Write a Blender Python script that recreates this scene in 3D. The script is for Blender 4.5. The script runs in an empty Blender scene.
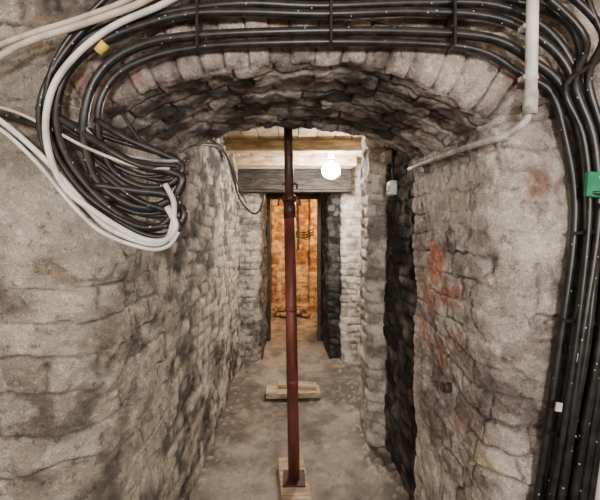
import bpy, math, random
import numpy as np
from mathutils import Vector, Matrix
random.seed(7)
sc = bpy.context.scene

# ---------------------------------------------------------------- noise utils
def fr(x): return x-np.floor(x)
def h3(a,b,c): return fr(np.sin(a*127.1+b*311.7+c*74.7)*43758.5453)
def h2(a,b,s=0.0): return h3(a,b,np.full_like(a,s+0.37))
def vnoise(P):
    i=np.floor(P); f=P-i; f=f*f*(3-2*f)
    x,y,z=i[:,0],i[:,1],i[:,2]; fx,fy,fz=f[:,0],f[:,1],f[:,2]
    def L(a,b,t): return a+(b-a)*t
    c00=L(h3(x,y,z),h3(x+1,y,z),fx); c10=L(h3(x,y+1,z),h3(x+1,y+1,z),fx)
    c01=L(h3(x,y,z+1),h3(x+1,y,z+1),fx); c11=L(h3(x,y+1,z+1),h3(x+1,y+1,z+1),fx)
    return L(L(c00,c10,fy),L(c01,c11,fy),fz)
def fbm(P,s,o=4,off=0.0):
    r=np.zeros(len(P)); a=1.0; t=0.0; Q=P*s+off+11.3
    for k in range(o):
        r+=a*vnoise(Q); t+=a; a*=0.5; Q=Q*2.03+3.1
    return r/t
def sstep(a,b,x):
    t=np.clip((x-a)/(b-a),0,1); return t*t*(3-2*t)
def lerp(a,b,t):
    a=np.asarray(a,float); b=np.asarray(b,float)
    return a+(b-a)*t[:,None]
def bricks(u,v,w,h,jit,seed,m0=0.002,m1=0.013):
    r=np.floor(v/h); fv=v/h-r
    ur=u/w+0.5*np.mod(r,2)+0.35*h2(r,r*0,seed+5)
    i=np.floor(ur); f=ur-i
    def J(k): return jit*(h2(k,r,seed)-0.5)
    i=np.where(f<J(i),i-1,np.where(f>1+J(i+1),i+1,i))
    dl=(ur-(i+J(i)))*w; dr=((i+1+J(i+1))-ur)*w
    d=np.minimum(np.minimum(dl,dr),np.minimum(fv,1-fv)*h)
    return sstep(m0,m1,d), h2(i,r,seed+2.2)

PAL={
 'left':dict(light=(.60,.52,.43),dark=(.17,.14,.115),mortar=(.13,.105,.085),acc=(.27,.20,.13),bias=.54,c1=2.4,c2=2.6,at=.66),
 'right':dict(light=(.70,.61,.54),dark=(.24,.195,.175),mortar=(.17,.14,.12),acc=(.42,.22,.14),bias=.62,c1=1.8,c2=2.6,at=.67),
 'ring':dict(light=(.62,.51,.45),dark=(.18,.14,.13),mortar=(.09,.073,.065),acc=(.34,.17,.13),bias=.56,c1=1.8,c2=3.4,at=.63),
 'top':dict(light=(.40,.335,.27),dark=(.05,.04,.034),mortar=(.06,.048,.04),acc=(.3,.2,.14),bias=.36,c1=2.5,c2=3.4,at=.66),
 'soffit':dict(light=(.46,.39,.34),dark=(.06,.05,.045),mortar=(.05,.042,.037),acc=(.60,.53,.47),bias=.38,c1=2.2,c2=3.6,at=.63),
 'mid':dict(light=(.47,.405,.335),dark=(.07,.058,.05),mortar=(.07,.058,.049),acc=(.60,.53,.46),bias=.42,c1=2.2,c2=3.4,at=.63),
 'white':dict(light=(.76,.70,.61),dark=(.27,.235,.205),mortar=(.22,.19,.16),acc=(.40,.33,.26),bias=.64,c1=2.0,c2=3.0,at=.66),
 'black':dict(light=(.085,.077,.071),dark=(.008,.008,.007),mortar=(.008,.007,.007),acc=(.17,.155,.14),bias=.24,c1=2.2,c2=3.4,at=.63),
 'far':dict(light=(.70,.50,.27),dark=(.26,.145,.065),mortar=(.18,.10,.05),acc=(.36,.17,.06),bias=.50,c1=2.2,c2=3.8,at=.62),
}
def shade(P,mask,idh,key):
    p=PAL[key]
    n1=fbm(P,2.6,3); n2=fbm(P,13,5,5.0); n4=fbm(P,7,3,31.0)
    t=np.clip((n1-.5)*p['c1']+(n2-.5)*p['c2']+p['bias']+(idh-.5)*.60,0,1)
    c=lerp(p['dark'],p['light'],t)
    a=sstep(p['at'],p['at']+.06,n4+ (idh-.5)*.10)*0.7
    c=lerp(c,np.broadcast_to(np.array(p['acc']),c.shape),a)
    m=(1-mask)*0.85
    return lerp(c,np.broadcast_to(np.array(p['mortar']),c.shape),m)

# ---------------------------------------------------------------- materials
def new_mat(n):
    m=bpy.data.materials.new(n); m.use_nodes=True
    return m,m.node_tree,m.node_tree.nodes['Principled BSDF']
def masonry_mat(name,rough=.92,bumpd=.006,flake=.5,pit=.55,grain=.25):
    m,nt,b=new_mat(name); N=nt.nodes; L=nt.links
    at=N.new('ShaderNodeAttribute'); at.attribute_name='Col'
    tc=N.new('ShaderNodeTexCoord')
    def noise(s,d,r,off):
        mp=N.new('ShaderNodeMapping'); mp.inputs['Location'].default_value=(off,off*2,off*.7); L.new(tc.outputs['Object'],mp.inputs['Vector'])
        n=N.new('ShaderNodeTexNoise'); n.inputs['Scale'].default_value=s; n.inputs['Detail'].default_value=d; n.inputs['Roughness'].default_value=r
        L.new(mp.outputs[0],n.inputs['Vector']); return n.outputs['Fac']
    def mr(v,a,b_,c,d):
        q=N.new('ShaderNodeMapRange'); q.inputs['From Min'].default_value=a; q.inputs['From Max'].default_value=b_; q.inputs['To Min'].default_value=c; q.inputs['To Max'].default_value=d
        L.new(v,q.inputs['Value']); return q.outputs[0]
    def mul(a,c):
        q=N.new('ShaderNodeMath'); q.operation='MULTIPLY'; L.new(a,q.inputs[0]); L.new(c,q.inputs[1]); return q.outputs[0]
    n1=noise(26,10,.72,0); n2=noise(38,10,.75,5.1); n3=noise(170,4,.6,9.3); n4=noise(7,8,.7,2.2)
    pits=mr(n1,.38,.43,1-pit,1.0)
    flk=mr(n2,.55,.58,1.0,1+flake)
    gr=mr(n3,.3,.7,1-grain,1+grain)
    bl=mr(n4,.35,.65,.82,1.12)
    k=mul(mul(pits,flk),mul(gr,bl))
    vm=N.new('ShaderNodeVectorMath'); vm.operation='SCALE'; L.new(at.outputs['Color'],vm.inputs[0]); L.new(k,vm.inputs['Scale'])
    mn=N.new('ShaderNodeVectorMath'); mn.operation='MINIMUM'; L.new(vm.outputs[0],mn.inputs[0]); mn.inputs[1].default_value=(.86,.81,.73)
    L.new(mn.outputs[0],b.inputs['Base Color'])
    b.inputs['Roughness'].default_value=rough
    ad=N.new('ShaderNodeMath'); ad.operation='ADD'; L.new(n1,ad.inputs[0]); L.new(n2,ad.inputs[1])
    ad2=N.new('ShaderNodeMath'); ad2.operation='MULTIPLY_ADD'; L.new(n3,ad2.inputs[0]); ad2.inputs[1].default_value=.25; L.new(ad.outputs[0],ad2.inputs[2])
    bp=N.new('ShaderNodeBump'); bp.inputs['Strength'].default_value=1.0; bp.inputs['Distance'].default_value=bumpd
    L.new(ad2.outputs[0],bp.inputs['Height']); L.new(bp.outputs[0],b.inputs['Normal'])
    return m
M_wall=masonry_mat('masonry',bumpd=.017,flake=.45,pit=.50,grain=.3); M_floor=masonry_mat('dusty_floor',.95,.005,.22,.28,.16)

def noisy(name,c1,c2,scale=20,rough=.6,metal=0,bump=.001,stretch=(1,1,1),speck=None,lo=.4,hi=.6):
    m,nt,b=new_mat(name); N=nt.nodes; L=nt.links
    tc=N.new('ShaderNodeTexCoord'); mp=N.new('ShaderNodeMapping'); mp.inputs['Scale'].default_value=stretch
    n=N.new('ShaderNodeTexNoise'); n.inputs['Scale'].default_value=scale; n.inputs['Detail'].default_value=6
    L.new(tc.outputs['Object'],mp.inputs['Vector']); L.new(mp.outputs[0],n.inputs['Vector'])
    cr=N.new('ShaderNodeValToRGB'); cr.color_ramp.elements[0].position=lo; cr.color_ramp.elements[1].position=hi
    cr.color_ramp.elements[0].color=(*c1,1); cr.color_ramp.elements[1].color=(*c2,1)
    L.new(n.outputs['Fac'],cr.inputs[0]); out=cr.outputs[0]
    if speck:
        v=N.new('ShaderNodeTexVoronoi'); v.inputs['Scale'].default_value=speck[0]
        L.new(tc.outputs['Object'],v.inputs['Vector'])
        s=N.new('ShaderNodeMath'); s.operation='LESS_THAN'; s.inputs[1].default_value=speck[1]; L.new(v.outputs['Distance'],s.inputs[0])
        mx=N.new('ShaderNodeMix'); mx.data_type='RGBA'; L.new(s.outputs[0],mx.inputs[0]); L.new(out,mx.inputs[6]); mx.inputs[7].default_value=(*speck[2],1)
        out=mx.outputs[2]
    L.new(out,b.inputs['Base Color']); b.inputs['Roughness'].default_value=rough; b.inputs['Metallic'].default_value=metal
    bp=N.new('ShaderNodeBump'); bp.inputs['Strength'].default_value=.5; bp.inputs['Distance'].default_value=bump
    L.new(n.outputs['Fac'],bp.inputs['Height']); L.new(bp.outputs[0],b.inputs['Normal'])
    return m
M_black=noisy('black_cable_sheath',(.006,.006,.007),(.020,.020,.020),30,.36,speck=(44,.085,(.5,.48,.45)))
M_grey=noisy('grey_cable_sheath',(.16,.155,.15),(.30,.29,.28),30,.5)
M_white=noisy('white_pvc',(.50,.49,.46),(.78,.76,.72),14,.45)
M_beige=noisy('beige_cable',(.40,.34,.26),(.60,.53,.44),18,.55)
M_conduit=noisy('dusty_grey_conduit',(.28,.25,.23),(.56,.53,.49),25,.6)
M_red=noisy('red_oxide_paint',(.10,.025,.018),(.20,.050,.036),16,.5,stretch=(1,1,.25),bump=.002)
M_redd=noisy('worn_inner_tube',(.04,.018,.014),(.10,.036,.028),20,.5,metal=.2)
M_steel=noisy('rusty_dark_steel',(.02,.017,.015),(.06,.045,.035),12,.6)
M_dtimb=noisy('sooty_timber',(.016,.012,.009),(.065,.048,.034),9,.8,stretch=(1,6,6),bump=.004)
M_wood=noisy('weathered_timber',(.32,.23,.15),(.58,.46,.32),9,.85,stretch=(1,8,8),bump=.003)
M_woodc=noisy('ceiling_timber',(.34,.24,.13),(.72,.57,.36),5,.85,stretch=(1.5,1.5,6),bump=.003,lo=.35,hi=.65)
M_rub=noisy('rubble_brick',(.3,.18,.10),(.5,.36,.22),9)
M_green=noisy('green_plastic',(.0,.16,.07),(.01,.28,.12),10,.45)
M_yellow=noisy('yellow_tape',(.65,.42,.03),(.8,.55,.06),10,.5)
def emis(name,col,s):
    m,nt,b=new_mat(name); b.inputs['Base Color'].default_value=(.9,.9,.9,1)
    b.inputs['Emission Color'].default_value=(*col,1); b.inputs['Emission Strength'].default_value=s
    return m

# ---------------------------------------------------------------- mesh utils
def grid_obj(name,P,C,nu,nv,mat,flip=False):
    idx=np.arange(nu*nv).reshape(nu,nv)
    a=idx[:-1,:-1].ravel(); b=idx[1:,:-1].ravel(); c=idx[1:,1:].ravel(); d=idx[:-1,1:].ravel()
    F=np.stack([a,d,c,b] if flip else [a,b,c,d],1)
    me=bpy.data.meshes.new(name)
    me.vertices.add(len(P)); me.vertices.foreach_set('co',P.astype(np.float32).ravel())
    me.loops.add(F.size); me.loops.foreach_set('vertex_index',F.astype(np.int32).ravel())
    me.polygons.add(len(F)); me.polygons.foreach_set('loop_start',(np.arange(len(F))*4).astype(np.int32))
    me.polygons.foreach_set('use_smooth',np.ones(len(F),bool))
    me.update(calc_edges=True)
    at=me.color_attributes.new('Col','FLOAT_COLOR','POINT')
    at.data.foreach_set('color',np.concatenate([C,np.ones((len(C),1))],1).astype(np.float32).ravel())
    me.materials.append(mat)
    o=bpy.data.objects.new(name,me); sc.collection.objects.link(o); return o

class MB:
    """accumulates parts into one mesh"""
    def __init__(s): s.v=[];s.f=[];s.m=[];s.mats=[];s.sm=[]
    def mi(s,mat):
        if mat not in s.mats: s.mats.append(mat)
        return s.mats.index(mat)
    def box(s,c,d,mat,rot=None,bev=.1):
        k=s.mi(mat); x,y,z=[q/2 for q in d]; e=min(d)*bev
        R=rot or Matrix.Identity(3)
        ids={}
        for sx in(-1,1):
            for sy in(-1,1):
                for sz in(-1,1):
                    for a in range(3):
                        p=[sx*(x-e),sy*(y-e),sz*(z-e)]; p[a]=[sx*x,sy*y,sz*z][a]
                        ids[(sx,sy,sz,a)]=len(s.v); s.v.append(tuple(Vector(c)+R@Vector(p)))
        def add(f): s.f.append(tuple(f)); s.m.append(k); s.sm.append(False)
        for a in range(3):
            b1,c1=(a+1)%3,(a+2)%3
            for sg in(-1,1):
                q=[]
                for (u,w) in((-1,-1),(1,-1),(1,1),(-1,1)):
                    t=[0,0,0]; t[a]=sg;t[b1]=u;t[c1]=w; q.append(ids[(*t,a)])
                add(q if sg>0 else q[::-1])
            for u in(-1,1):
                for w in(-1,1):
                    t0=[0,0,0];t1=[0,0,0];t0[a]=-1;t1[a]=1
                    for t in(t0,t1): t[b1]=u;t[c1]=w
                    add([ids[(*t0,b1)],ids[(*t1,b1)],ids[(*t1,c1)],ids[(*t0,c1)]])
        for sx in(-1,1):
            for sy in(-1,1):
                for sz in(-1,1): add([ids[(sx,sy,sz,a)] for a in range(3)])
    def tube(s,pts,r,mat,seg=12,smooth=True,sub=6):
        k=s.mi(mat)
        if smooth and len(pts)>2:
            Q=[Vector(p) for p in pts]; Q=[Q[0]*2-Q[1]]+Q+[Q[-1]*2-Q[-2]]; R=[]
            for i in range(1,len(Q)-2):
                a,b,c,d=Q[i-1:i+3]
                for j in range(sub):
                    t=j/sub
                    R.append(.5*((2*b)+(c-a)*t+(2*a-5*b+4*c-d)*t*t+(3*b-a-3*c+d)*t**3))
            R.append(Q[-2]); pts=R
        pts=[Vector(p) for p in pts]; n=len(pts)
        rr=r if isinstance(r,(list,tuple)) else [r]*n
        T=[(pts[min(i+1,n-1)]-pts[max(i-1,0)]).normalized() for i in range(n)]
        up=Vector((0,1,0)) if abs(T[0].y)<.9 else Vector((1,0,0))
        N=(up-T[0]*up.dot(T[0])).normalized(); b0=len(s.v)
        for i in range(n):
            N=(N-T[i]*N.dot(T[i])).normalized(); B=T[i].cross(N)
            for j in range(seg):
                a=2*math.pi*j/seg; s.v.append(tuple(pts[i]+(N*math.cos(a)+B*math.sin(a))*rr[i]))
        for i in range(n-1):
            for j in range(seg):
                j2=(j+1)%seg; s.f.append((b0+i*seg+j,b0+i*seg+j2,b0+(i+1)*seg+j2,b0+(i+1)*seg+j)); s.m.append(k); s.sm.append(True)
        s.f.append(tuple(b0+j for j in range(seg))[::-1]); s.m.append(k); s.sm.append(False)
        s.f.append(tuple(b0+(n-1)*seg+j for j in range(seg))); s.m.append(k); s.sm.append(False)
    def cyl(s,a,b,r,mat,seg=24,r2=None): s.tube([a,b],[r,r2 if r2 is not None else r],mat,seg,False)
    def ball(s,c,rad,mat,seg=24,scale=(1,1,1)):
        n=14; pts=[];rr=[]
        for i in range(n+1):
            a=math.pi*i/n; pts.append((c[0],c[1],c[2]-math.cos(a)*rad*scale[2])); rr.append(max(math.sin(a)*rad*scale[0],.0005))
        s.tube(pts,rr,mat,seg,False)
    def obj(s,name,parent=None):
        me=bpy.data.meshes.new(name); me.from_pydata(s.v,[],s.f)
        for m in s.mats: me.materials.append(m)
        me.polygons.foreach_set('material_index',s.m); me.polygons.foreach_set('use_smooth',s.sm); me.update()
        o=bpy.data.objects.new(name,me); sc.collection.objects.link(o)
        if parent: o.parent=parent
        return o

# ---------------------------------------------------------------- wall with segmental arch
A=.62; RISE=.185; SPR=1.865; YF=1.0; YB=1.64
R=(A*A+RISE*RISE)/(2*RISE); CZ=SPR+RISE-R; HA=math.asin(A/R)
S=[]
for z in np.linspace(-.03,.5,30,endpoint=False): S.append((-A,z,-1,0,0,0,-1))
for z in np.linspace(.5,SPR,250): S.append((-A,z,-1,0,0,0,-1))
for t in np.linspace(0,1,70)[1:]:
    a=math.pi+( (math.pi/2+HA)-math.pi)*t; S.append((-A,SPR,math.cos(a),math.sin(a),t,-HA*R,-1))
for t in np.linspace(-1,1,280)[1:-1]:
    a=t*HA; S.append((R*math.sin(a),CZ+R*math.cos(a),math.sin(a),math.cos(a),2,a*R,0))
for t in np.linspace(1,0,70)[:-1]:
    a=0+(math.pi/2-HA)*t; S.append((A,SPR,math.cos(a),math.sin(a),t,HA*R,1))
for z in np.linspace(SPR,.5,250): S.append((A,z,1,0,0,0,1))
for z in np.linspace(.5,-.03,31)[1:]: S.append((A,z,1,0,0,0,1))
S=np.array(S,float); ns=len(S)
nB,nA,nR,nC=8,105,24,155; nt_=nB+nA+nR+nC
V=[];NR=[];OFF=[];DEP=[]
for (x,z,nx,nz,k,au,side) in S:
    base=.20 if x<0 else .09
    r=base*(1-min(k,1))+.028*min(k,1) if k<2 else .028
    T=.92
    if nz>.02: T=min(T,(2.52-z)/nz)
    off=np.concatenate([np.linspace(.45,.0,nB,endpoint=False)*min(1,T/.45)*.9,np.zeros(nA),r*(1-np.cos(np.linspace(0,math.pi/2,nR))),np.linspace(r,T,nC+1)[1:]])
    yy=np.concatenate([np.full(nB,YB),np.linspace(YB,YF+r,nA+1)[:-1],YF+r*(1-np.sin(np.linspace(0,math.pi/2,nR))),np.full(nC,YF)])
    no=np.concatenate([np.zeros(nB),-np.ones(nA),-np.cos(np.linspace(0,math.pi/2,nR)),np.zeros(nC)])
    ny=np.concatenate([np.ones(nB),np.zeros(nA),-np.sin(np.linspace(0,math.pi/2,nR)),-np.ones(nC)])
    V.append(np.stack([x+nx*off,yy,z+nz*off],1)); NR.append(np.stack([nx*no,ny,nz*no],1)); OFF.append(off); DEP.append(yy-YF)
V=np.concatenate(V);NR=np.concatenate(NR);OFF=np.concatenate(OFF);DEP=np.concatenate(DEP)
K=np.repeat(S[:,4],nt_);AU=np.repeat(S[:,5],nt_);SX=np.repeat(S[:,0],nt_)
warp=(fbm(V,4,2,50)-.5); warp2=(fbm(V,4,2,90)-.5)
warp3=(fbm(V,20,2,51)-.5); warp4=(fbm(V,20,2,91)-.5)
arc=K>1.5; ring=arc&(OFF<.125+.04*warp3); inner=DEP>.03
lf=(SX<0)*1.0
u_f=np.where(SX<0,V[:,0]+DEP,V[:,0]-DEP)+warp*.10+warp3*.028
v_f=V[:,2]+warp2*(.06+.06*lf)+warp4*.024
mL,iL=bricks(u_f,v_f,.22,.112,.8,1.0,.000,.007)
mR,iR=bricks(u_f,v_f+.02*np.sin(V[:,0]*3),.19,.085,.5,2.0,.000,.008)
mr_,ir_=bricks(AU+warp*.02+warp3*.012,OFF*0+.05,.072,10,.35,3.0,.000,.006)
ms,is_=bricks(AU+warp*.04+warp3*.016,DEP+warp2*.04+warp4*.016,.20,.080,.5,4.0,.000,.007)
left=V[:,0]<0
mask=np.where(left,mL,mR); idh=np.where(left,iL,iR)
mask=np.where(ring,mr_*sstep(.0,.008,.125-OFF),mask); idh=np.where(ring,ir_,idh)
sof=arc&inner; mask=np.where(sof,ms,mask); idh=np.where(sof,is_,idh)
pn=fbm(V,3.0,5,7.0)
plast=sstep(.515,.53,pn)*np.where(left,1.0,.5)*(~arc)
smear=sstep(.48,.62,fbm(V,7,4,63))*np.where(arc,.5,1.0)
dm=1-(1-mask)*(1-plast)*(1-.7*smear)
depth=np.where(left,.011,.014)
disp=dm*depth+plast*.008+(idh-.5)*.012*(1-plast)+(fbm(V,4,3,2)-.5)*.045+(fbm(V,18,5,9)-.5)*.036*(1-.5*plast)
P=V+NR*disp[:,None]
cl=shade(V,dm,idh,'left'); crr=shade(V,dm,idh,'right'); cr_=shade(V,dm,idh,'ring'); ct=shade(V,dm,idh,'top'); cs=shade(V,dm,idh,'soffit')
C=lerp(cl,crr,sstep(-.15,.15,V[:,0]))
C=lerp(C,C*.5+np.array([.32,.275,.225]),plast*.7)
edge=sstep(.48,.515,pn)*(1-sstep(.515,.522,pn))*(~arc)
C=lerp(C,C*.42,edge*.6)
ww=sstep(.535,.56,fbm(V,9,6,101)); C=lerp(C,C*.25+np.array([.52,.46,.385]),ww*.5)
gm=sstep(.55,.60,fbm(V,8,6,131)); C=lerp(C,C*.45+np.array([.07,.052,.038]),gm*np.where(left,.55,.35))
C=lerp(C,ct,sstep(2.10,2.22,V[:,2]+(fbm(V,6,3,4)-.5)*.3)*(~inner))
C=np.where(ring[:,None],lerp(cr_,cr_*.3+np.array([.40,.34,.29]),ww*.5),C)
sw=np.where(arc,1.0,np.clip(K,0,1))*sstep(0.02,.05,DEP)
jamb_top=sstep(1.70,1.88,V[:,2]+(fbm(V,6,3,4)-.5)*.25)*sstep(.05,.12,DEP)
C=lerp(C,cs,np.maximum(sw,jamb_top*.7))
jamb_back=sstep(.20,.55,DEP+(fbm(V,5,4,14)-.5)*.5)*(V[:,0]<0)*.85  # left side turns to the darker mid palette with depth
C=lerp(C,shade(V,dm,idh,'mid'),jamb_back)
def jspot(cd,cz,rd,rz,col,amt,C,side=1,sd=0):
    d=np.sqrt(((DEP-cd)/rd)**2+((V[:,2]-cz)/rz)**2)+(fbm(V,20,4,8+sd)-.5)*1.6
    m=sstep(1.1,.85,d)*amt*(V[:,0]*side>0)*(~arc)*(OFF<.1)
    return lerp(C,C*.3+np.array(col)*.7,m)
C=jspot(.42,1.38,.07,.085,(.62,.18,.07),.95,C)
C=jspot(.50,1.22,.06,.06,(.52,.19,.10),.85,C,sd=3)
C=jspot(.30,1.27,.06,.05,(.50,.21,.12),.8,C,sd=6)
C=jspot(.52,1.05,.05,.06,(.46,.20,.11),.7,C,sd=9)
C=jspot(.25,1.10,.05,.04,(.50,.24,.13),.6,C,sd=12)
C=jspot(.48,1.55,.05,.05,(.48,.24,.15),.5,C,sd=15)
d=np.sqrt(((V[:,0]-.60)/.06)**2+((V[:,2]-.77)/.035)**2)+(fbm(V,16,3,3)-.5)*1.0
C=lerp(C,C*.4+np.array((.62,.48,.24))*.6,sstep(1.1,.8,d)*.6*(DEP<.12))
C*=.78+.44*fbm(V,45,3,1)[:,None]
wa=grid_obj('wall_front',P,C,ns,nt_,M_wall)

# ---------------------------------------------------------------- swept walls (plan outline)
def sweep(name,poly,z0,z1,sf,step=.015,amp=1.0,bw=.22,bh=.078,seed=1.0,side=1):
    pts=[]
    for (a,b) in zip(poly[:-1],poly[1:]):
        a=np.array(a);b=np.array(b);n=max(2,int(np.linalg.norm(b-a)/step))
        for i in range(n): pts.append(a+(b-a)*i/n)
    pts.append(np.array(poly[-1])); pts=np.array(pts)
    q=pts.copy()
    for _ in range(2): q[1:-1]=(q[:-2]+q[1:-1]*2+q[2:])/4
    t=np.zeros_like(q); t[1:-1]=q[2:]-q[:-2]; t[0]=q[1]-q[0]; t[-1]=q[-1]-q[-2]
    t/=np.linalg.norm(t,axis=1)[:,None]
    nrm=np.stack([-t[:,1],t[:,0]],1)*side
    zz=np.arange(z0,z1+step,step); nu,nv=len(q),len(zz)
    s=np.concatenate([[0],np.cumsum(np.linalg.norm(q[1:]-q[:-1],axis=1))])
    P=np.zeros((nu,nv,3)); P[:,:,0]=q[:,0:1]; P[:,:,1]=q[:,1:2]; P[:,:,2]=zz[None,:]
    Nn=np.zeros((nu,nv,3)); Nn[:,:,0]=nrm[:,0:1]; Nn[:,:,1]=nrm[:,1:2]
    U=np.repeat(s,nv); P=P.reshape(-1,3); Nn=Nn.reshape(-1,3)
    m,i=bricks(U+(fbm(P,4,2,5)-.5)*.08+(fbm(P,20,2,55)-.5)*.025,P[:,2]+(fbm(P,4,2,6)-.5)*.07+(fbm(P,20,2,56)-.5)*.022,bw,bh,.6,seed,.000,.012)
    smear=sstep(.48,.64,fbm(P,6,4,63)); m=1-(1-m)*(1-.6*smear)
    d=m*.015+(i-.5)*.012+(fbm(P,4,3,2)-.5)*.045+(fbm(P,16,4,9)-.5)*.034
    P2=P+Nn*(d*amp)[:,None]
    C=sf(P,m,i)
    ww=sstep(.54,.57,fbm(P,9,6,101)); C=lerp(C,C*1.45,ww*.6)
    C=C*(.82+.36*fbm(P,40,3,1))[:,None]
    return grid_obj(name,P2,C,nu,nv,M_wall)

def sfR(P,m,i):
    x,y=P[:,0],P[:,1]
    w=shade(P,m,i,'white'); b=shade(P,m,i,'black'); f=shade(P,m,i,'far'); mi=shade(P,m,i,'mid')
    c=lerp(b,w,sstep(2.31,2.345,y))  # near-black before the pilaster: recess shade put into the brick colour
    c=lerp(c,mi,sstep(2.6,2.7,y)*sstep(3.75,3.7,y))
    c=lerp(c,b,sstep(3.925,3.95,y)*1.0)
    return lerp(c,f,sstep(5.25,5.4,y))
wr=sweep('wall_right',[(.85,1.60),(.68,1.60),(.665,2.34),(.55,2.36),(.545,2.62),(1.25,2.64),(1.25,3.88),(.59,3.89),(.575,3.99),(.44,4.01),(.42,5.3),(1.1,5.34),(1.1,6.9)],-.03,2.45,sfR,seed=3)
def sfL(P,m,i):
    x,y=P[:,0],P[:,1]
    w=shade(P,m,i,'white'); b=shade(P,m,i,'black'); f=shade(P,m,i,'far'); mi=shade(P,m,i,'mid')
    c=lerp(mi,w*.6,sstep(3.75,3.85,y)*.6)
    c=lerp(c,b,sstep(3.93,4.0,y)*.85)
    return lerp(c,f,sstep(4.9,4.95,y))
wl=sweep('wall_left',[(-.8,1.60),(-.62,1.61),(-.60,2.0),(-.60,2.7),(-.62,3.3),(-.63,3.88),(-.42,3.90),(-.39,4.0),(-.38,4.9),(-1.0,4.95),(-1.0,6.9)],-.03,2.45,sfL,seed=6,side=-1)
def sfF(P,m,i): return shade(P,m,i,'far')
wb=sweep('wall_back',[(-1.1,6.75),(-.42,6.75),(-.42,6.45),(-.10,6.45),(-.10,6.8),(.35,6.8),(.35,6.6),(1.2,6.6)],-.03,2.6,sfF,seed=8,side=-1,step=.02,bw=.3,bh=.13)
def sfN(P,m,i): return shade(P,m,i,'left')
wn=sweep('wall_near_side',[(-1.45,1.1),(-1.45,-1.6),(1.45,-1.6),(1.45,1.1)],-.03,2.6,sfN,seed=9,side=1,step=.04,bw=.27,bh=.12)

# ---------------------------------------------------------------- floor
xs=np.arange(-1.5,1.52,.02); ys=np.arange(-1.7,7.0,.02)
X,Y=np.meshgrid(xs,ys,indexing='ij'); P=np.stack([X.ravel(),Y.ravel(),np.zeros(X.size)],1)
d=(fbm(P,2.5,3,2)-.5)*.03+(fbm(P,14,4,5)-.5)*.008
edge=sstep(.28,.58,np.abs(P[:,0])+(fbm(P,5,3,8)-.5)*.3); d+=edge*.035*fbm(P,14,4,4)
n=fbm(P,2.2,4,1); n2=fbm(P,10,5,3)
C=lerp((.13,.11,.092),(.33,.29,.245),np.clip((n-.5)*3.0+(n2-.5)*2.0+.56-edge*.4,0,1))
chips=sstep(.64,.67,fbm(P,34,2,6))*np.maximum(edge,.35); C=lerp(C,C*0+np.array([.50,.44,.37]),chips*.7); d+=chips*.018
dirt=sstep(.56,.66,fbm(P,6,4,16))*.5; C=lerp(C,C*0+np.array([.09,.073,.06]),dirt)
P[:,2]=d-.012
fl=grid_obj('floor',P,C,len(xs),len(ys),M_floor)

# ---------------------------------------------------------------- ceilings
cb=MB()
random.seed(3)
x=-1.0
while x<1.45:
    w=random.uniform(.13,.17); cb.box((x+w/2,2.79,2.345+random.uniform(0,.006)),(w-.006,2.34,.025),M_woodc); x+=w
cb.box((0.2,2.8,2.40),(2.9,2.5,.05),M_steel)
cb.obj('ceiling')
c2=MB(); c2.box((0,-.3,2.56),(3.1,2.75,.08),M_wood,bev=.02); c2.obj('ceiling_near')
xs=np.arange(-1.2,1.25,.03); ys=np.arange(3.88,7.0,.03)
X,Y=np.meshgrid(xs,ys,indexing='ij'); P=np.stack([X.ravel(),Y.ravel(),np.full(X.size,2.36)],1)
P[:,2]+=(fbm(P,6,3)-.5)*.06
o1=np.ones(len(P)); Cc=shade(P,o1,o1*.5,'mid'); Cc=lerp(Cc,shade(P,o1,o1*.5,'far'),sstep(4.9,5.3,P[:,1]))
grid_obj('ceiling_far',P,Cc,len(xs),len(ys),M_wall)
for i,(y,zb,h) in enumerate([(1.95,2.225,.11),(2.92,2.235,.10),(3.55,2.24,.10)]):
    j=MB(); j.box((.03,y,zb+h/2),(1.30,.09,h),M_woodc)
    j.obj('ceiling_joist' if i==0 else 'ceiling_joist.%03d'%i)
li=MB(); random.seed(4)
li.box((.0,3.80,2.13),(1.34,.14,.24),M_dtimb,bev=.06); li.box((.02,3.79,1.998),(1.30,.12,.022),M_dtimb,bev=.2)
li.box((.0,3.81,2.295),(1.34,.12,.08),M_woodc,bev=.1)
for bx in(-.45,-.1,.25,.5): li.cyl((bx,3.735,2.12),(bx,3.72,2.12),.016,M_steel,6)
li.obj('timber_lintel')

# ---------------------------------------------------------------- steel prop
p=MB(); px,py=0.0,1.95
tb=(.006,py,.065); tt=(-.022,py,1.735)
def along(z): 
    t=(z-tb[2])/(tt[2]-tb[2]); return (tb[0]+(tt[0]-tb[0])*t,py,z)
p.cyl(along(.065),along(1.735),.034,M_red,28)
p.cyl(along(1.70),along(2.205),.0265,M_redd,24)
p.cyl(along(1.60),along(1.70),.0365,M_redd,28)
p.cyl(along(1.70),along(1.73),.044,M_redd,10)
for s_ in(-1,1):
    a=along(1.715); p.tube([(a[0]+s_*.035,py,a[2]),(a[0]+s_*.058,py-.02,a[2]-.005),(a[0]+s_*.064,py-.03,a[2]-.045)],.005,M_steel,8)
a=along(1.80); p.tube([(a[0]-.04,py-.01,a[2]),(a[0]+.04,py-.01,a[2]),(a[0]+.046,py-.03,a[2]-.03)],.006,M_steel,8)
for z in np.arange(1.86,2.15,.09):
    a=along(z); p.cyl((a[0],py-.028,z),(a[0],py-.0245,z),.008,M_steel,10)
for z in(1.05,.62): p.cyl(along(z),along(z+.03),.0352,M_red,28)
p.box((tb[0],py,.063),(.13,.13,.010),M_redd)
a=along(2.21); p.box(a,(.14,.14,.010),M_redd)
p.obj('steel_prop')
t=MB(); t.box((.003,1.975,.034),(.165,.36,.045),M_wood,Matrix.Rotation(math.radians(6),3,'Z'),.08)
t.obj('timber_base_pad')
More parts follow.
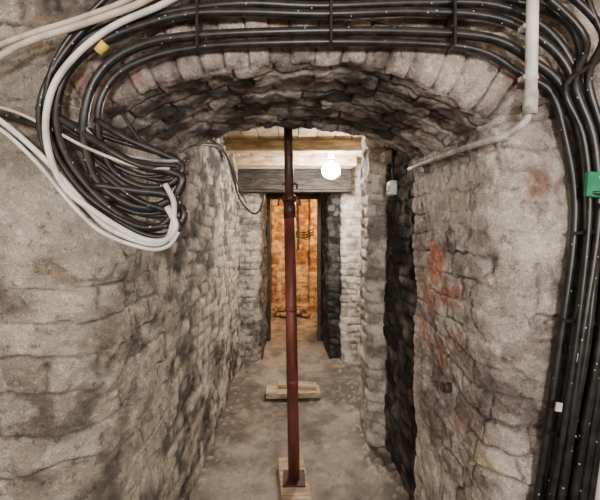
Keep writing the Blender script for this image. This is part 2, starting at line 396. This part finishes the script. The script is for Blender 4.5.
t=MB(); t.box((.0,3.09,.035),(.50,.17,.05),M_wood,Matrix.Rotation(math.radians(2),3,'Z'),.08); t.box((.04,3.12,.078),(.36,.09,.035),M_wood,Matrix.Rotation(math.radians(-5),3,'Z'))
t.obj('timber_plank')

# ---------------------------------------------------------------- cables clipped on the front wall
# image pixel coordinates scaled onto the wall plane: 2.9 mm per pixel
def w(a,b,y=.945): return ((a-293)*.00288,y,1.5+(235-b)*.00288)
def path(L,y): return [w(a,b,y+random.uniform(-.004,.004)) for a,b in L]
random.seed(11)
cab=MB()
right_tail=lambda o:[(555+o,92-o*.35),(572+o,140),(579+o,195),(577+o,250),(566+o,340),(552+o,430),(536+o,530)]
def big(pre,o,r,y,mat=M_black): cab.tube(path(pre+right_tail(o),y),r,mat,12)
big([(100,196),(150,206),(178,206),(184,218),(168,236),(140,232),(98,204),(62,160),(50,112),(62,66),(104,32),(170,14),(240,6),(320,7),(420,4),(495,8),(550,34)],26,.0120,.945)
big([(96,186),(140,192),(170,196),(178,208),(164,226),(138,224),(102,198),(70,156),(60,112),(74,70),(112,42),(180,20),(240,15),(320,17),(420,15),(495,22),(545,50)],15,.0120,.935)
big([(60,118),(82,132),(110,150),(140,166),(170,172),(184,180),(172,200),(142,208),(104,186),(88,150),(86,118),(98,82),(126,56),(180,40),(300,33),(420,34),(490,42),(530,64)],4,.0125,.94)
big([(96,120),(130,140),(176,160),(182,172),(168,186),(140,186),(112,168),(98,130),(102,96),(128,68),(190,48),(300,43),(420,44),(482,51),(522,75)],-5,.0105,.95)
big([(200,-6),(300,-4),(420,-6),(500,-2),(570,22)],32,.012,.955)
big([(480,-40),(530,-2),(575,45)],9,.010,.915)
big([(500,-40),(545,-8),(590,40)],21,.010,.915)
big([(560,-60),(575,10),(592,60)],-2,.007,.91,M_black)
cab.tube(path([(540,560),(556,440),(570,340),(584,250),(588,205)],.915),.009,M_black)
cab.tube(path([(560,560),(580,440),(596,330),(606,240),(612,100)],.92),.010,M_black)
cab.tube(path([(575,560),(592,440),(606,330),(616,240),(620,60)],.93),.011,M_black)
cab.tube(path([(190,-30),(120,10),(76,50),(46,100),(50,150),(80,200),(120,232),(158,244),(180,232),(174,214),(140,200),(100,170)],.93),.009,M_black)
cab.tube(path([(150,-30),(95,20),(64,60),(52,100),(60,150),(92,196),(140,226),(172,226)],.925),.008,M_black)
L2=[[(36,108),(70,122),(110,138),(150,150),(176,158),(180,172),(160,180),(120,168),(90,150)],
    [(20,118),(66,134),(110,152),(150,164),(178,166),(186,174)],
    [(60,128),(100,158),(140,176),(172,172),(186,158)],
    [(96,190),(120,208),(150,214),(172,208),(178,196)],
    [(70,160),(100,196),(140,214),(170,216)],
    [(120,110),(140,140),(165,152),(184,166)],
    [(-20,108),(30,124),(62,136),(96,160),(130,182),(170,190)]]
for l,r in zip(L2,(.008,.007,.0065,.009,.008,.0055,.007)): cab.tube(path(l,.955),r,M_black,10)
cab.tube(path([(80,120),(110,150),(150,160),(180,162)],.94),.004,M_grey,8)
for (a,b,wd,ang) in((586,232,44,-4),(576,320,42,6),(560,430,40,8)):
    c=w(a,b,.925); cab.box(c,(wd*.00288,.012,.010),M_black,Matrix.Rotation(math.radians(ang),3,'Y'))
for (a,b) in((200,28),(330,24),(450,26)):
    c=w(a,b,.925); cab.box((c[0],.940,c[2]),(.008,.045,.14),M_black)
for (a,b) in((563,352),(548,400)):
    c=w(a,b,.912); cab.box(c,(.016,.006,.024),M_white,Matrix.Rotation(math.radians(8),3,'Y'))
cab.tube(path([(103,57),(111,49)],.925),.0125,M_yellow,12,False)
cab.obj('black_cable_bundle')

wc=MB()
wc.tube(path([(215,-14),(170,12),(120,34),(84,62),(62,96),(56,140),(72,186),(108,216),(146,238),(170,240),(180,226),(172,208)],.912),.0085,M_white)
wc.tube(path([(-40,95),(10,124),(52,160),(84,196),(112,226),(148,242),(168,242),(176,228),(178,204),(170,186)],.917),.0075,M_white)
wc.tube(path([(-40,108),(8,132),(46,166),(80,206),(110,233),(150,248),(172,246),(182,232)],.92),.0055,M_white)
wc.tube(path([(-40,100),(14,112),(50,128),(92,150),(140,168),(172,170)],.935),.0045,M_beige)
wc.obj('white_cable_loop')
bc=MB()
bc.tube(path([(-40,95),(0,72),(40,52),(90,36),(150,14),(200,-18)],.905),.0085,M_beige)
bc.tube(path([(-40,78),(0,60),(40,44),(90,28),(140,8),(180,-18)],.905),.007,M_beige)
bc.obj('beige_cable_pair')

cd=MB()
cd.cyl(w(517,-40,.885),w(517,108,.895),.0145,M_white,20)
cd.cyl(w(517,100,.895),w(517,121,.90),.0175,M_conduit,20)
for b in(38,86): cd.box(w(517,b,.905),(.042,.024,.012),M_conduit)
cd.tube([w(517,118,.90),w(515,127,.915),w(502,137,.95),(.585,1.02,1.785),(.566,1.25,1.80),(.564,1.60,1.82)],.010,M_conduit,12)
cd.box(w(534,104,.955),(.055,.03,.02),M_steel,Matrix.Rotation(-.3,3,'Y'))
for y in(1.15,1.45): cd.box((.585,y,1.798),(.03,.02,.045),M_steel)
cd.obj('electrical_conduit')
g=MB(); c=w(581,188,.895); g.box(c,(.070,.016,.068),M_green,Matrix.Rotation(.08,3,'Y'),.2); g.cyl((c[0],c[1]-.008,c[2]+.018),(c[0],c[1]-.014,c[2]+.018),.009,M_white,12)
g.tube([(c[0]-.03,c[1],c[2]-.02),(c[0],c[1]-.016,c[2]-.024),(c[0]+.03,c[1],c[2]-.02)],.005,M_black,8)
g.obj('green_cable_tag')
wp=MB(); wp.tube([w(622,330,.95),w(614,400,.95),w(602,470,.95),w(590,560,.95)],.022,M_white,16)
wp.box(w(608,430,.965),(.07,.03,.02),M_steel); wp.obj('white_waste_pipe')
an=MB(); an.cyl((.62,1.30,.90),(.590,1.30,.90),.020,M_steel,14); an.cyl((.590,1.30,.90),(.583,1.30,.90),.011,M_redd,10); an.obj('wall_anchor_bolt')

# ---------------------------------------------------------------- corridor fittings
sb=MB(); sb.box((.635,2.12,1.80),(.045,.09,.09),M_white,bev=.12); sb.box((.612,2.12,1.80),(.012,.03,.04),M_conduit)
sb.tube([(.64,2.12,1.84),(.64,2.12,2.0),(.64,2.14,2.33)],.008,M_black,8); sb.obj('switch_box')
jb=MB(); jb.box((.63,2.22,2.02),(.06,.10,.075),M_beige,bev=.12); jb.cyl((.598,2.22,2.02),(.592,2.22,2.02),.02,M_conduit,12); jb.obj('junction_box')
cc=MB()
cc.tube([(-.55,1.75,1.98),(-.54,2.2,2.10),(-.54,2.6,2.16),(-.55,3.0,2.06),(-.56,3.4,1.9),(-.50,3.68,1.78),(-.42,3.70,1.74),(-.35,3.70,1.82),(-.32,3.70,1.96)],.011,M_black,10)
cc.tube([(-.56,1.75,2.04),(-.55,2.3,2.16),(-.56,2.9,2.16),(-.57,3.5,2.00),(-.52,3.70,1.86)],.008,M_black,10)
cc.obj('corridor_cable')

M_em=emis('lamp_glow',(1,.97,.92),160)
bl=MB(); BX,BY,BZ=.375,3.25,2.135
bl.cyl((BX,BY,2.335),(BX,BY,2.25),.045,M_white,20,.032); bl.cyl((BX,BY,2.25),(BX,BY,2.20),.032,M_white,20)
bl.ball((BX,BY,BZ),.092,M_em,28,(1,1,.88))
bl.obj('light_bulb')

fc=MB()
random.seed(5)
for k in range(3):
    z0=1.60-.05*k
    fc.tube([(-.08,6.40,z0+.02),(-.06,6.60,z0-.01),(.08,6.74,z0-.03),(.22,6.75,z0-.05),(.32,6.62,z0-.02),(.42,6.53,z0+.03)],.010,M_steel,8)
fc.tube([(.12,6.72,2.3),(.11,6.72,1.9),(.12,6.73,1.5),(.11,6.73,1.2)],.016,M_steel,8)
fc.obj('wall_cable_run')
rb=MB(); random.seed(9)
for k in range(34):
    rb.box((-.3+random.uniform(0,.6),6.15+random.uniform(-.14,.14),.05+.045*(k//9)),(random.uniform(.1,.2),random.uniform(.08,.12),random.uniform(.05,.075)),M_rub,Matrix.Rotation(random.uniform(0,3),3,'Z'),.15)
rb.obj('rubble_pile')
dfm=MB()
for s_,xx in((-1,-.345),(1,.375)): dfm.box((xx,4.75,1.02),(.05,.10,2.04),M_steel)
dfm.box((.0075,4.75,2.06),(.775,.10,.09),M_steel); dfm.obj('door_frame')

# ---------------------------------------------------------------- lights
def pt(name,loc,e,col,r):
    l=bpy.data.lights.new(name,'POINT'); l.energy=e; l.color=col; l.shadow_soft_size=r
    o=bpy.data.objects.new(name,l); o.location=loc; sc.collection.objects.link(o); return o
pt('bulb_light',(BX-.02,BY-.18,BZ-.07),48,(1,.93,.80),.05)
pt('far_room_light',(.5,5.6,2.0),120,(1,.60,.24),.08)
pt('reveal_fill_a',(-1.0,-.25,1.85),24,(1,.93,.84),.10)  # unseen fill added at the left to brighten the right jamb
pt('reveal_fill_b',(1.0,-.25,1.85),30,(1,.93,.84),.10)  # matching added fill at the right, brightens the left jamb
l=bpy.data.lights.new('work_light','AREA'); l.energy=50; l.size=.35; l.color=(1.0,.94,.86)
o=bpy.data.objects.new('work_light',l); o.location=(.1,-1.2,1.7); o.rotation_euler=(math.radians(90),0,0); sc.collection.objects.link(o)
wd=bpy.data.worlds.new('world'); sc.world=wd; wd.use_nodes=True; wd.node_tree.nodes['Background'].inputs[0].default_value=(.02,.02,.02,1)

cam=bpy.data.cameras.new('camera'); cam.lens=19.8; cam.sensor_width=36; cam.shift_x=.0117; cam.shift_y=-.025; cam.clip_start=.02
co=bpy.data.objects.new('camera',cam); co.location=(0,0,1.5); co.rotation_euler=(math.radians(90),0,0); sc.collection.objects.link(co); sc.camera=co
